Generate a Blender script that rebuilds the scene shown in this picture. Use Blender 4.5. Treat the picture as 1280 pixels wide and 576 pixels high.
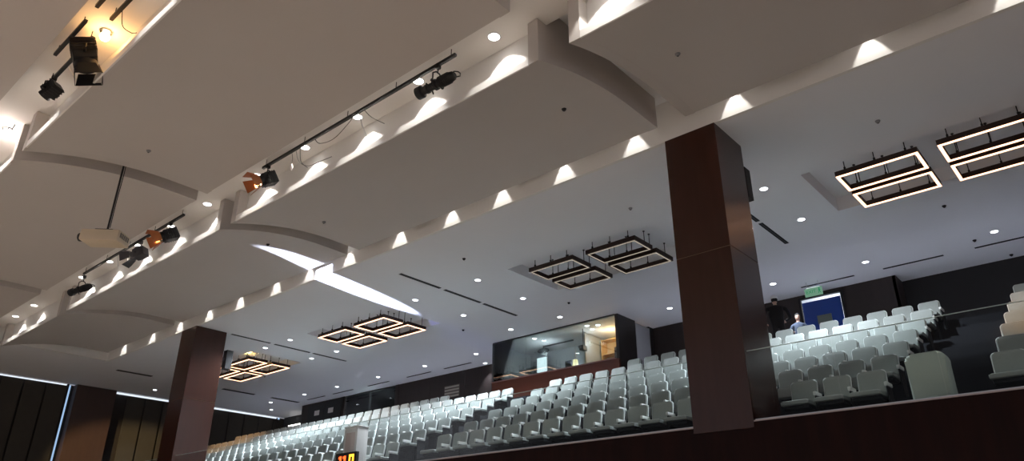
import bpy, bmesh, math, random
from mathutils import Vector, Matrix
random.seed(7)
for o in list(bpy.data.objects): bpy.data.objects.remove(o, do_unlink=True)
SC = bpy.context.scene
COL = SC.collection
PI = math.pi

# ------------------------------------------------------------------ camera
cam_d = bpy.data.cameras.new('camera'); cam = bpy.data.objects.new('camera', cam_d); COL.objects.link(cam)
R_ = Vector((0.75325764, 0.6577231, 0.00180108)); U_ = Vector((0.27211925, -0.31413533, 0.9095439)); F_ = Vector((-0.59879382, 0.68463079, 0.41560396))
m = Matrix(((R_.x, U_.x, -F_.x, 0), (R_.y, U_.y, -F_.y, 0), (R_.z, U_.z, -F_.z, 0), (0, 0, 0, 1)))
cam.matrix_world = m
cam_d.sensor_width = 36; cam_d.lens = 911/1280*36; cam_d.clip_end = 300; cam_d.clip_start = .05
SC.camera = cam
SC.view_settings.view_transform = 'Standard'; SC.view_settings.look = 'None'
SC.view_settings.gamma = 1; SC.view_settings.use_curve_mapping = False
SC.view_settings.exposure = 0.0

# ------------------------------------------------------------------ world: dim warm hall light reaching the ceiling from the open stage side
w = bpy.data.worlds.new('world'); SC.world = w; w.use_nodes = True
wn = w.node_tree; bg = wn.nodes['Background']
bg.inputs[0].default_value = (.90, .90, 1.0, 1); bg.inputs[1].default_value = .34
P_FILL = 1750

P_DOWN = 900; P_SCAL = 110; P_TRO = 180
COOL = (.84, .91, 1.0); NEUT = (1.0, .96, .90); WARM = (1.0, .62, .30); ORANGE = (1.0, .45, .12)

def light(name, kind, loc, energy, color, aim=None, size=.06, angle=None, blend=.3, parent=None, scale=None):
    d = bpy.data.lights.new(name, kind); d.energy = energy; d.color = color
    if kind == 'SPOT':
        d.spot_size = math.radians(angle); d.spot_blend = blend; d.shadow_soft_size = size
    elif kind == 'AREA':
        d.size = size
    else: d.shadow_soft_size = size
    o = bpy.data.objects.new(name, d); COL.objects.link(o); o.location = loc
    if aim is not None:
        o.rotation_euler = (Vector(aim)-Vector(loc)).to_track_quat('-Z', 'Y').to_euler()
    if scale: o.scale = scale
    if parent:
        o.parent = parent; o.matrix_parent_inverse = Matrix.Translation(-Vector(parent.location))
    return o

# added unseen fill lamps above the camera; floor bounce brightens the hung panels
for i_ in range(11):
    light('hall_fill_lamp', 'SPOT', (-33+4.4*i_, -1.68, 8.5), P_FILL, (1.0, .92, .84), (-33+4.4*i_, -1.2, -1.6), .1, 125, .5)

# warm stage lanterns far out on the stage whose beams land on the balcony seats and the left blinds
light('stage_lamp', 'SPOT', (-20, -8, 6.5), 42000, (1, .74, .36), (-40.1, 16.3, 3.9), .15, 11, .5)
light('stage_lamp', 'SPOT', (-24, -8, 6.0), 30000, (1, .50, .20), (-33.8, 17.9, 5.2), .15, 9, .8, scale=(1, .6, 1))
light('stage_lamp', 'SPOT', (-12, -8, 6.0), 12000, (1, .62, .45), (-23.5, 18.9, 5.6), .15, 8, .8, scale=(1, .5, 1))
light('stage_lamp', 'SPOT', (-3, -8, 6.0), 15000, (1, .50, .22), (-1.0, 17.2, 4.5), .15, 6, .7)

# ------------------------------------------------------------------ materials
MATS = {}
def mat(name, col, rough=.6, metal=0., emit=None, es=0., noise=0., nscale=8., bump=0., bscale=200., spec=.5):
    if name in MATS: return MATS[name]
    m = bpy.data.materials.new(name); m.use_nodes = True; nt = m.node_tree; b = nt.nodes['Principled BSDF']
    b.inputs['Base Color'].default_value = (*col, 1); b.inputs['Roughness'].default_value = rough; b.inputs['Metallic'].default_value = metal
    b.inputs['Specular IOR Level'].default_value = spec
    if emit: b.inputs['Emission Color'].default_value = (*emit, 1); b.inputs['Emission Strength'].default_value = es
    if noise or bump:
        tc = nt.nodes.new('ShaderNodeTexCoord'); 
    if noise:
        n = nt.nodes.new('ShaderNodeTexNoise'); n.inputs['Scale'].default_value = nscale; n.inputs['Detail'].default_value = 4
        r = nt.nodes.new('ShaderNodeMapRange'); r.inputs[3].default_value = 1-noise; r.inputs[4].default_value = 1+noise
        mx = nt.nodes.new('ShaderNodeMix'); mx.data_type = 'RGBA'; mx.blend_type = 'MULTIPLY'; mx.inputs[0].default_value = 1
        mx.inputs[6].default_value = (*col, 1)
        nt.links.new(tc.outputs['Object'], n.inputs['Vector']); nt.links.new(n.outputs[0], r.inputs[0]); nt.links.new(r.outputs[0], mx.inputs[7]); nt.links.new(mx.outputs[2], b.inputs['Base Color'])
    if bump:
        n2 = nt.nodes.new('ShaderNodeTexNoise'); n2.inputs['Scale'].default_value = bscale
        bp = nt.nodes.new('ShaderNodeBump'); bp.inputs['Strength'].default_value = bump; bp.inputs['Distance'].default_value = .01
        nt.links.new(tc.outputs['Object'], n2.inputs['Vector']); nt.links.new(n2.outputs[0], bp.inputs['Height']); nt.links.new(bp.outputs[0], b.inputs['Normal'])
    MATS[name] = m; return m

def wood(name, c1, c2, rough=.35, sx=(1.2, 1.2, .15)):
    m = bpy.data.materials.new(name); m.use_nodes = True; nt = m.node_tree; b = nt.nodes['Principled BSDF']
    tc = nt.nodes.new('ShaderNodeTexCoord'); mp = nt.nodes.new('ShaderNodeMapping'); mp.inputs['Scale'].default_value = sx
    n = nt.nodes.new('ShaderNodeTexNoise'); n.inputs['Scale'].default_value = 6; n.inputs['Detail'].default_value = 6
    cr = nt.nodes.new('ShaderNodeValToRGB'); cr.color_ramp.elements[0].color = (*c1, 1); cr.color_ramp.elements[1].color = (*c2, 1)
    cr.color_ramp.elements[0].position = .3; cr.color_ramp.elements[1].position = .7
    nt.links.new(tc.outputs['Object'], mp.inputs[0]); nt.links.new(mp.outputs[0], n.inputs['Vector']); nt.links.new(n.outputs[0], cr.inputs[0]); nt.links.new(cr.outputs[0], b.inputs['Base Color'])
    b.inputs['Roughness'].default_value = rough
    MATS[name] = m; return m

def emis(name, col, s):
    m = bpy.data.materials.new(name); m.use_nodes = True; nt = m.node_tree
    for n in list(nt.nodes): nt.nodes.remove(n)
    e = nt.nodes.new('ShaderNodeEmission'); e.inputs[0].default_value = (*col, 1); e.inputs[1].default_value = s
    o = nt.nodes.new('ShaderNodeOutputMaterial'); nt.links.new(e.outputs[0], o.inputs[0]); MATS[name] = m; return m

def glass(name, tint, refl=1.0, base=0.0):
    m = bpy.data.materials.new(name); m.use_nodes = True; nt = m.node_tree
    for n in list(nt.nodes): nt.nodes.remove(n)
    t = nt.nodes.new('ShaderNodeBsdfTransparent'); t.inputs[0].default_value = (*tint, 1)
    g = nt.nodes.new('ShaderNodeBsdfGlossy'); g.inputs['Roughness'].default_value = 0.02
    f = nt.nodes.new('ShaderNodeFresnel'); f.inputs[0].default_value = 1.45
    ma = nt.nodes.new('ShaderNodeMath'); ma.operation = 'MULTIPLY_ADD'; ma.inputs[1].default_value = refl; ma.inputs[2].default_value = base
    mx = nt.nodes.new('ShaderNodeMixShader'); o = nt.nodes.new('ShaderNodeOutputMaterial')
    nt.links.new(f.outputs[0], ma.inputs[0]); nt.links.new(ma.outputs[0], mx.inputs[0]); nt.links.new(t.outputs[0], mx.inputs[1]); nt.links.new(g.outputs[0], mx.inputs[2]); nt.links.new(mx.outputs[0], o.inputs[0])
    MATS[name] = m; return m

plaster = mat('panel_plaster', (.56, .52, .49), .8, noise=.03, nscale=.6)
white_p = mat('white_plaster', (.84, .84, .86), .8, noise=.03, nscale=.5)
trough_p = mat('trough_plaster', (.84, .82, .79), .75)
dkwood = wood('dark_wood', (.040, .0125, .007), (.048, .015, .009), .26)
parw = wood('parapet_wood', (.011, .003, .003), (.020, .005, .004), .6); parw.node_tree.nodes['Principled BSDF'].inputs['Specular IOR Level'].default_value = .15
backw = wood('back_wall_wood', (.020, .013, .012), (.028, .018, .016), .55)
redwood = wood('red_wood', (.115, .026, .011), (.14, .032, .014), .4, (.15, 1.2, 1.2))
black = mat('black_metal', (.012, .012, .013), .45, .3)
blackm = mat('matte_black', (.01, .01, .011), .8)
dgrey = mat('dark_grey_metal', (.06, .06, .065), .4, .5)
carpet = mat('dark_carpet', (.007, .008, .012), .95, noise=.3, nscale=30)
seatf = mat('seat_fabric', (.245, .272, .258), .9, noise=.06, nscale=25, bump=.2, bscale=300)
seatrim = mat('seat_lit_rim', (.52, .56, .55), .7)  # light catching the backrest edges is put into this paler rim colour
seats = mat('seat_shell', (.007, .008, .010), .7, spec=.25)
armm = mat('armrest_grey', (.60, .62, .60), .55)
glassb = glass('balustrade_glass', (.95, .97, .965), .16)
glassw = glass('booth_glass', (.80, .87, .85), 1.1, .04)
floorm = wood('floor_boards', (.34, .27, .21), (.42, .34, .27), .5)
steelm = mat('steel', (.5, .5, .5), .3, 1.0)
lampw = emis('downlight_glow', (.90, .95, 1.0), 14)
lampt = emis('trough_light_glow', (1, .97, .92), 14)
strip_on = emis('warm_strip', (1.0, .54, .33), 3.6)
strip_hot = emis('warm_strip_hot', (1.0, .53, .32), 3.8)
strip_off = emis('weak_strip', (1.0, .86, .68), .42)
leak = emis('daylight_leak', (.80, .88, 1.0), 1.1)
leak_b = emis('daylight_leak_blue', (.45, .68, 1.0), .8)

# ------------------------------------------------------------------ mesh helpers
class MB:
    def __init__(s): s.bm = bmesh.new()
    def box(s, x0, x1, y0, y1, z0, z1, bev=0., rot=None, seg=2):
        r = bmesh.ops.create_cube(s.bm, size=1); vs = r['verts']
        for v in vs: v.co = Vector(((x0+x1)/2+v.co.x*(x1-x0), (y0+y1)/2+v.co.y*(y1-y0), (z0+z1)/2+v.co.z*(z1-z0)))
        if rot: bmesh.ops.transform(s.bm, matrix=rot, verts=vs)
        if bev:
            es = list({e for v in vs for e in v.link_edges}); bmesh.ops.bevel(s.bm, geom=es, offset=bev, segments=seg, affect='EDGES', profile=.6)
        return s
    def face(s, pts):
        s.bm.faces.new([s.bm.verts.new(p) for p in pts]); return s
    def tube(s, a, b, r, n=8, r2=None, cap=True):
        a = Vector(a); b = Vector(b); d = b-a; L = d.length
        if L < 1e-6: return s
        M_ = Matrix.Translation((a+b)/2) @ d.to_track_quat('Z', 'Y').to_matrix().to_4x4()
        bmesh.ops.create_cone(s.bm, cap_ends=cap, segments=n, radius1=r, radius2=r if r2 is None else r2, depth=L, matrix=M_); return s
    def path(s, pts, r, n=6):
        for i in range(len(pts)-1): s.tube(pts[i], pts[i+1], r, n)
        return s
    def lathe(s, prof, n=24, M_=None):   # prof: (r, z) list, closed with caps when r==0
        rings = []
        for (r, z) in prof:
            if r < 1e-5: rings.append([s.bm.verts.new((0, 0, z))])
            else: rings.append([s.bm.verts.new((r*math.cos(2*PI*k/n), r*math.sin(2*PI*k/n), z)) for k in range(n)])
        allv = [v for q in rings for v in q]
        for a, b in zip(rings, rings[1:]):
            for k in range(n):
                k2 = (k+1) % n
                if len(a) == 1 and len(b) == 1: continue
                if len(a) == 1: s.bm.faces.new([a[0], b[k], b[k2]])
                elif len(b) == 1: s.bm.faces.new([a[k], b[0], a[k2]])
                else: s.bm.faces.new([a[k], b[k], b[k2], a[k2]])
        if M_: bmesh.ops.transform(s.bm, matrix=M_, verts=allv)
        return s
    def sphere(s, c, r, sc=(1, 1, 1), n=16):
        M_ = Matrix.Translation(c) @ Matrix.Diagonal((sc[0], sc[1], sc[2], 1))
        bmesh.ops.create_uvsphere(s.bm, u_segments=n, v_segments=max(6, n//2), radius=r, matrix=M_); return s
    def prism(s, outline, y0, y1, bev=0., M_=None):      # outline in (x,z), extruded along y
        a = [s.bm.verts.new((x, y0, z)) for x, z in outline]; b = [s.bm.verts.new((x, y1, z)) for x, z in outline]
        n = len(a); fs = [s.bm.faces.new(a), s.bm.faces.new(list(reversed(b)))]
        for k in range(n): fs.append(s.bm.faces.new([a[k], b[k], b[(k+1) % n], a[(k+1) % n]]))
        if bev:
            es = [e for f in fs[:2] for e in f.edges]; vs0 = set(a+b)
            r = bmesh.ops.bevel(s.bm, geom=es, offset=bev, segments=3, affect='EDGES', profile=.5)
            vs = list({v for v in r['verts']} | {v for v in vs0 if v.is_valid})
            vs = list({v for v in vs} | {v for f in fs if f.is_valid for v in f.verts})
        else: vs = a+b
        if M_: bmesh.ops.transform(s.bm, matrix=M_, verts=vs)
        return s
    def build(s, name, m, parent=None, smooth=False, loc=None):
        bmesh.ops.recalc_face_normals(s.bm, faces=s.bm.faces)
        me = bpy.data.meshes.new(name); s.bm.to_mesh(me); s.bm.free()
        me.materials.append(m)
        o = bpy.data.objects.new(name, me); COL.objects.link(o)
        if smooth:
            for p in me.polygons: p.use_smooth = True
            try:
                me.set_sharp_from_angle(angle=math.radians(38))
            except Exception: pass
        if parent: o.parent = parent
        if loc: o.location = loc
        return o

def tag(o, label=None, cat=None, group=None, kind=None):
    if label: o['label'] = label
    if cat: o['category'] = cat
    if group: o['group'] = group
    if kind: o['kind'] = kind
    return o
def thing(name, label, cat, loc=(0, 0, 0), rz=0, group=None):
    o = bpy.data.objects.new(name, None); COL.objects.link(o); o.location = loc; o.rotation_euler = (0, 0, rz); o.empty_display_size = .1
    return tag(o, label, cat, group)
def struct(o, label=None): o['kind'] = 'structure'; return (tag(o, label) if label else o)
def dup(root, loc, rz, label, group=None):
    r = root.copy(); COL.objects.link(r); r.location = loc; r.rotation_euler = (0, 0, rz); r['label'] = label
    if group: r['group'] = group
    for ch in list(root.children):
        c = ch.copy(); COL.objects.link(c); c.parent = r
        for g in list(ch.children):
            d = g.copy(); COL.objects.link(d); d.parent = c
    return r
ORD = ['first','second','third','fourth','fifth','sixth','seventh','eighth','ninth','tenth','eleventh','twelfth','thirteenth','fourteenth','fifteenth','sixteenth','seventeenth','eighteenth','nineteenth','twentieth','twenty-first','twenty-second','twenty-third','twenty-fourth','twenty-fifth','twenty-sixth','twenty-seventh','twenty-eighth','twenty-ninth','thirtieth','thirty-first','thirty-second','thirty-third','thirty-fourth','thirty-fifth','thirty-sixth','thirty-seventh','thirty-eighth','thirty-ninth','fortieth','forty-first']
def proj(p):
    p = Vector(p); return (640+911*p.dot(R_)/p.dot(F_), 288-911*p.dot(U_)/p.dot(F_))

# ------------------------------------------------------------------ large structure
ZC = 8.05            # balcony ceiling
XL, XR = -40.2, 9.0
rec = [(-4.64, .26), (-13.54, -8.62), (-23.9, -19.0), (-32.75, -27.85)]
RY0, RY1 = 15.27, 17.73
b = MB()
xs = sorted([XL, XR]+[v for r in rec for v in r]); ys = [12.0, RY0, RY1, 25.2]
for i in range(len(xs)-1):
    for j in range(3):
        hole = j == 1 and any(abs(xs[i]-r[0]) < .01 for r in rec)
        if hole:
            x0, x1 = xs[i], xs[i+1]; zt = ZC+.36
            b.face([(x0, RY0, zt), (x1, RY0, zt), (x1, RY1, zt), (x0, RY1, zt)])
            b.face([(x0, RY0, ZC), (x1, RY0, ZC), (x1, RY0, zt), (x0, RY0, zt)]); b.face([(x0, RY1, ZC), (x1, RY1, ZC), (x1, RY1, zt), (x0, RY1, zt)])
            b.face([(x0, RY0, ZC), (x0, RY1, ZC), (x0, RY1, zt), (x0, RY0, zt)]); b.face([(x1, RY0, ZC), (x1, RY1, ZC), (x1, RY1, zt), (x1, RY0, zt)])
        else: b.face([(xs[i], ys[j], ZC), (xs[i+1], ys[j], ZC), (xs[i+1], ys[j+1], ZC), (xs[i], ys[j+1], ZC)])
# plain ceiling left of the hung panels
b.face([(XL, -6, ZC), (-34.0, -6, ZC), (-34.0, 12, ZC), (XL, 12, ZC)])
struct(b.build('ceiling', white_p))
# fascia of the balcony ceiling and of its left return, then the high ceiling over the gaps
b = MB().box(-34.06, XR, 11.99, 12.08, ZC-.004, 9.02); struct(b.build('trim_1', trough_p))
b = MB().box(-34.08, -33.99, -6, 11.985, ZC-.004, 9.02); struct(b.build('trim_2', trough_p))
b = MB().box(-34.2, XR, -6, 12.2, 9.0, 9.08); struct(b.build('ceiling', white_p))
# hung curved panels
ROWS = [7.77, 3.12, -1.53]
COLS = [(-33.4, -27.35), (-26.75, -16.66), (-16.12, -6.22), (-5.57, 4.9)]
def zprof(t): t = max(0, t-.9); return 8.25-.06*t*t
k = 3
for ri, y0 in enumerate(ROWS):
    y1 = y0+3.93
    for ci, (x0, x1) in enumerate(COLS):
        b = MB(); N = 40; rows = []
        for i in range(N+1):
            y = y0+(y1-y0)*i/N; z = zprof(y1-y)
            yy = min(max(y, y0+.012), y1-.012); rows.append([b.bm.verts.new((x0+.012, yy, z)), b.bm.verts.new((x1-.012, yy, z)), b.bm.verts.new((x1-.012, yy, z+.09)), b.bm.verts.new((x0+.012, yy, z+.09))])
        for i in range(N):
            a, c = rows[i], rows[i+1]
            for q in range(4): b.bm.faces.new([a[q], a[(q+1) % 4], c[(q+1) % 4], c[q]])
        b.bm.faces.new(rows[0]); b.bm.faces.new(rows[-1])
        # end walls with the curved lower edge
        for (xa, xb) in ((x0, x0+.22), (x1-.22, x1)):
            lo = [(y0+(y1-y0)*i/N, zprof(y1-(y0+(y1-y0)*i/N))-.002) for i in range(N+1)]
            pts = lo+[(y1, 8.99), (y0+.26, 8.99), (y0+.26, 8.58), (y0, 8.58)]
            A = [b.bm.verts.new((xa, y, z)) for y, z in pts]; B = [b.bm.verts.new((xb, y, z)) for y, z in pts]
            b.bm.faces.new(A); b.bm.faces.new(B)
            for q in range(len(A)): b.bm.faces.new([A[q], A[(q+1) % len(A)], B[(q+1) % len(A)], B[q]])
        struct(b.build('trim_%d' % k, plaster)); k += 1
        # front lip and the recessed face behind it
        b = MB().box(x0+.22, x1-.22, y0, y0+.03, 7.695, 7.85).box(x0+.22, x1-.22, y0+.24, y0+.27, 7.82, 8.6)
        struct(b.build('trim_%d' % k, trough_p)); k += 1
# trough ceilings
for y0 in ROWS:
    b = MB().box(-33.98, XR, y0-.75, y0+.26, 8.6, 8.98); struct(b.build('trim_%d' % k, trough_p)); k += 1

# balcony steps, parapet, walls
TR = 2.07; RISE = .47; DY = 1.02; Y0 = 13.2
b = MB()
b.box(XL, XR, 12.1, 13.55, TR-.5, TR)
for n in range(1, 7): b.box(XL, XR, 12.53+DY*n, 13.55+DY*n, TR+RISE*n-.6, TR+RISE*n)
b.box(XL, XR, 13.55+DY*6, 13.60+DY*6, 4.9, 5.362)
struct(b.build('floor', carpet))
struct(MB().box(XL, XR, 13.60+DY*6, 25.2, 4.9, 5.36).build('floor', mat('walkway_bounce_carpet', (.20, .20, .22), .9)))  # unseen walkway made paler to bounce light onto the rear ceiling
b = MB()
for n in range(0, 7):
    for q in range(3): pass
# stairs in the right aisle: half steps with pale nosings
for n in range(0, 7):
    z = TR+RISE*n; yb = 13.55+DY*(n-1)
    if n > 0:
        b.box(-3.0, -1.85, yb-.34, yb+.02, z-RISE, z-RISE*.5); b.box(-3.0, -1.85, yb-.68, yb-.3, z-RISE, z-RISE*.75)
struct(b.build('floor', carpet))
b = MB()
b.box(XL, XR, 12.0, 12.1, -1.6, 2.17); struct(b.build('wall_front', parw))
b = MB().box(XL, XR, 11.985, 12.12, 2.165, 2.185); struct(b.build('trim_%d' % k, mat('rail_cap', (.45, .36, .33), .35, .6))); k += 1
# back wall with vertical panel joints
b = MB()
x = -27.9
while x < -4.95:
    x2 = min(x+2.3, -4.9)
    if not (x2 > -7.9 and x < -6.55): b.box(x+.01, x2-.01, 23.4, 23.5, 5.36, ZC)
    else:
        if x < -7.88: b.box(x+.01, -7.88, 23.4, 23.5, 5.36, ZC)
        if x2 > -6.55: b.box(-6.55, x2-.01, 23.4, 23.5, 5.36, ZC)
    x = x2
b.box(-7.88, -6.55, 23.4, 23.5, 7.94, ZC)
b.box(-36.2, -28, 23.5, 23.6, 5.36, 6.4); b.box(-32.3, -27.9, 23.4, 23.5, 5.36, 6.9); b.box(-36.0, -35.4, 23.4, 23.5, 5.36, ZC); b.box(-35.4, -32.3, 23.41, 23.5, 7.97, ZC)
b.box(-28.1, -27.85, 23.38, 23.5, 5.36, ZC); b.box(-32.5, -32.2, 23.38, 23.5, 5.36, ZC)
b.box(-27.9, -4.9, 23.52, 23.6, 5.36, 7.0) if False else None
b.box(-5.0, -4.9, 23.4, 24.3, 5.36, ZC)
struct(b.build('wall_back', backw))
b = MB().box(-4.95, XR, 24.15, 24.3, 5.36, ZC); struct(b.build('wall_back', mat('black_back_panel', (.012, .011, .012), .7)))
b = MB().box(XL, -35.95, 24.9, 25.0, 5.36, ZC).box(-36.1, -36.0, 23.4, 24.9, 5.36, ZC); struct(b.build('wall_back', mat('dark_recess', (.05, .05, .052), .7)))
b = MB().box(-8.2, -6.2, 25.0, 25.1, 5.36, ZC).box(-8.2, -8.1, 23.6, 25.0, 5.36, ZC).box(-6.3, -6.2, 23.6, 25.0, 5.36, ZC); struct(b.build('wall_back', mat('corridor_white', (.7, .72, .75), .7)))
b = MB().box(XL-.3, XL-.15, -6, 25.2, -1.6, 8.03); struct(b.build('wall_left', mat('left_wall_dark', (.02, .014, .012), .8)))
b = MB().box(XL-.3, 16, -14, 12.0, -1.7, -1.6); struct(b.build('floor', floorm))

# ------------------------------------------------------------------ columns
def column(x0, label):
    t = thing('column', label, 'column', (x0+.56, 12.58, TR))
    b = MB()
    y0, y1, z1 = 12.0, 13.22, ZC
    def seg(z0, z1): b.box(-.56, .56, -.60, .62, z0, z1, .004)
    seg(-.0, 3.30); seg(3.312, ZC-TR)
    b.build('cladding', dkwood, t)
    MB().box(-.55, .55, -.59, .61, 3.28, 3.33).build('joint', mat('brass_joint', (.22, .13, .08), .4, .6), t)
    return t
column(-6.23, 'big dark brown wood-clad column at right, rising from the balcony edge')
column(-27.2, 'slimmer dark brown wood column at left, under the row of scallop lights')
MB_ = MB().box(-6.24, -5.1, 11.96, 12.0, 1.0, 2.07)

# speakers on the backs of the columns
def speaker(x, y, z, label):
    t = thing('wall_speaker', label, 'speaker', (x, y, z))
    MB().box(-.13, .13, -.0, .26, -.36, .36, .015).build('cabinet', blackm, t)
    MB().box(-.11, .11, .26, .27, -.33, .33, .005).build('grille', black, t)
    MB().box(-.04, .04, -.12, 0, -.06, .06).build('bracket', dgrey, t)
speaker(-5.28, 13.34, 7.28, 'black loudspeaker fixed behind the big right column near the ceiling')
speaker(-26.22, 13.34, 7.05, 'black loudspeaker fixed behind the left column')

# ------------------------------------------------------------------ glass balustrade
def balustrade(x0, x1, label, seams):
    t = thing('glass_balustrade', label, 'balustrade', (x0, 12.05, 2.18))
    e = [x0]+[s for s in seams if x0 < s < x1]+[x1]
    for a, c in zip(e, e[1:]):
        MB().box(a-x0+.008, c-x0-.008, -.006, .006, 0, 1.19).build('glass_panel', glassb, t)
    MB().box(0, x1-x0, -.009, .009, 1.188, 1.2).build('top_edge', mat('glass_edge', (.42, .50, .48), .2, .0), t)
    MB().box(0, x1-x0, -.02, .02, 0, .03).build('base_channel', steelm, t)
balustrade(-26.0, -6.25, 'clear glass balustrade on the balcony edge left of the big column', [-24.6, -23.1, -21.6, -20.1, -18.6, -17.1, -15.55, -13.6, -12.1, -10.9, -9.4, -7.9])
balustrade(-5.1, 8.5, 'clear glass balustrade on the balcony edge right of the big column', [-4.75, -3.66, -2.2, -.7, .8, 2.3, 3.8, 5.3, 6.8])
balustrade(-40.0, -27.25, 'clear glass balustrade on the balcony edge left of the left column', [-38.5, -37, -35.5, -34, -32.5, -31, -29.5])

# ------------------------------------------------------------------ seats
def rrect(w, z0, z1, r, n=5, taper=0.):
    pts = [(-w/2+taper, z0), (w/2-taper, z0)]
    for i in range(n+1): a = i/n*PI/2; pts.append((w/2-r+r*math.cos(a), z1-r+r*math.sin(a)))
    for i in range(n+1): a = PI/2+i/n*PI/2; pts.append((-w/2+r+r*math.cos(a), z1-r+r*math.sin(a)))
    return pts
TILT = Matrix.Translation((0, 0, .4)) @ Matrix.Rotation(math.radians(-10), 4, 'X') @ Matrix.Translation((0, 0, -.4))
def seat_proto(down):
    t = thing('auditorium_seat', 'x', 'seat', (0, 0, -50))
    MB().prism(rrect(.455, .40, .90, .06, taper=.015), -.035, .05, .018, TILT).build('backrest', seatf, t, smooth=True)
    MB().prism(rrect(.475, .42, .912, .068), -.012, .022, .008, TILT).build('lit_rim', seatrim, t, smooth=True)
    bk = MB().prism(rrect(.465, .36, .905, .065), .05, .075, .006, TILT).build('back_shell', seats, t, smooth=True)
    if down:
        sp = MB().prism([(-.24, .40), (.24, .40), (.245, .455), (.20, .475), (-.20, .475), (-.245, .455)], -.52, -.05, .016).build('seat_pan', seatf, t, smooth=True)
        MB().box(-.22, .22, -.47, -.08, .33, .40, .03).build('pan_shell', seats, t, smooth=True)
    else:
        R2 = Matrix.Translation((0, -.09, .36)) @ Matrix.Rotation(math.radians(-7), 4, 'X') @ Matrix.Translation((0, 0, -.36))
        MB().prism(rrect(.445, .33, .56, .05), -.055, .03, .02, R2).build('seat_pan', seatf, t, smooth=True)
        MB().prism(rrect(.42, .34, .54, .05), -.085, -.055, .012, R2).build('pan_shell', seatf, t, smooth=True)
    MB().box(.256, .312, -.30, .0, .555, .625, .018).build('armrest', armm, t, smooth=True)
    MB().box(.272, .298, -.27, .0, .0, .555, .008).build('side_panel', seats, t)
    return t
P_up = seat_proto(False); P_dn = seat_proto(True)
used = {0: False, 1: False}
GROUPS = {}
def place_seat(x, n, down, label, group):
    y = Y0+DY*n-.10; z = TR+RISE*n
    p = P_dn if down else P_up
    if not used[int(down)]:
        p.location = (x, y, z); p['label'] = label; p['group'] = group; used[int(down)] = True
    else: dup(p, (x, y, z), 0, label, group)
COUNT = [0]
def vis(x, n):
    y = Y0+DY*n; z = TR+RISE*n+.88
    px, py = proj((x, y, z))
    if py > 578 or px > 1292 or px < -10: return False
    # fully behind a column
    for (cx0, cx1, a, c) in ((866, 945, 0, 0), (206, 262, 0, 0)):
        w_ = 22 if cx0 > 800 else 4
        if px-w_*.5 > cx0+4 and px+w_*.5 < cx1-2 and cx0 > 800: return False
        if cx0 < 300 and px < 250: return False
    return True
rown = ['front row', 'second row', 'third row', 'fourth row', 'fifth row', 'sixth row', 'last row']
DARKUP = set()
# L1 + R1 (between the centre aisle and the right aisle, passing behind the big column)
for n in range(7):
    xl = -14.04-.07*n+.26; xr = -3.67+.23-.02
    N = 19; idx_r = 0
    for i in range(N):
        x = xl+(xr-xl)*i/(N-1)
        if n == 6 and x < -11.9: continue
        if n == 0 and abs(x+5.67) < .88: continue
        if not vis(x, n): continue
        down = n == 0 or i == N-1
        st = 'unfolded' if down else 'folded'
        px = proj((x, Y0+DY*n, TR+RISE*n+.7))[0]
        if px < 900:
            lab = '%s grey seat in the %s, %s to the right of the centre aisle' % (st, rown[n], ORD[i]) if n < 6 else 'grey seat in the last row right of the control booth, %s from the booth side' % ORD[i-4]
            g = 'seats between the centre aisle and the big column'
        else:
            lab = '%s grey seat in the %s, %s to the left of the stair aisle' % (st, rown[n], ORD[N-1-i])
            g = 'seats right of the big column'
        place_seat(x, n, down, lab, g); COUNT[0] += 1
# R2 (right of the right aisle)
for n in range(7):
    for i in range(3):
        x = -1.72+.25+.575*i
        if not vis(x-.2, n): continue
        down = n == 0
        place_seat(x, n, down, '%s grey seat in the %s, %s to the right of the stair aisle' % ('unfolded' if down else 'folded', rown[n], ORD[i]), 'seats beyond the right stair aisle'); COUNT[0] += 1
# L2 (left of the centre aisle)
for n in range(7):
    xr = -15.52-.08*n-.25
    i = 0
    x = xr
    while x > (-36.4 if n < 6 else -35.2):
        ok = vis(x, n) and not (n == 6 and x > -19.7)
        if ok:
            down = n == 0 or (i == 0 and 1 <= n <= 5) or (n == 1 and i == 1)
            place_seat(x, n, down, '%s grey seat in the %s, %s to the left of the centre aisle' % ('unfolded' if down else 'folded', rown[n], ORD[i]), 'seats left of the centre aisle'); COUNT[0] += 1
        x -= .572; i += 1
print('SEATS', COUNT)

# ------------------------------------------------------------------ consoles at the front of the aisles and the red display
t = thing('upholstered_console', 'pale green-grey rounded upholstered block at the foot of the right stair aisle', 'console', (-2.44, 12.45, TR))
MB().prism(rrect(.56, .0, .86, .10), -.17, .20, .05).build('body', mat('console_vinyl', (.36, .43, .38), .7, noise=.04, nscale=10), t, smooth=True)
MB().prism([(-.12, .05), (.12, .05), (.10, .16), (.06, .20), (-.06, .20), (-.10, .16)], -.185, -.165, .006).build('panel', mat('console_patch', (.32, .38, .34), .7), t, smooth=True)
t = thing('pillar_box', 'tall white box standing at the balcony edge behind the red display', 'box', (-16.35, 12.36, TR))
MB().box(-.28, .28, -.18, .18, 0, 1.24, .02).build('body', mat('box_white', (.66, .64, .62), .6), t, smooth=True)
MB().box(-.30, .30, -.20, .20, 1.24, 1.27, .008).build('lid', mat('box_lid', (.75, .74, .72), .5), t)
MB().box(-.2, .2, -.186, -.178, .12, 1.10, .004).build('front_panel', mat('box_pink', (.55, .45, .42), .6), t)
t = thing('led_display', 'small black display with glowing red and orange digits on the rail', 'display', (-16.1, 11.96, 2.19))
MB().box(-.45, .42, -.05, .04, 0, .42, .008).build('housing', blackm, t)
red = emis('digit_red', (1.0, .10, .02), 3.0); amb = emis('digit_amber', (1.0, .42, .03), 3.2)
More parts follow.
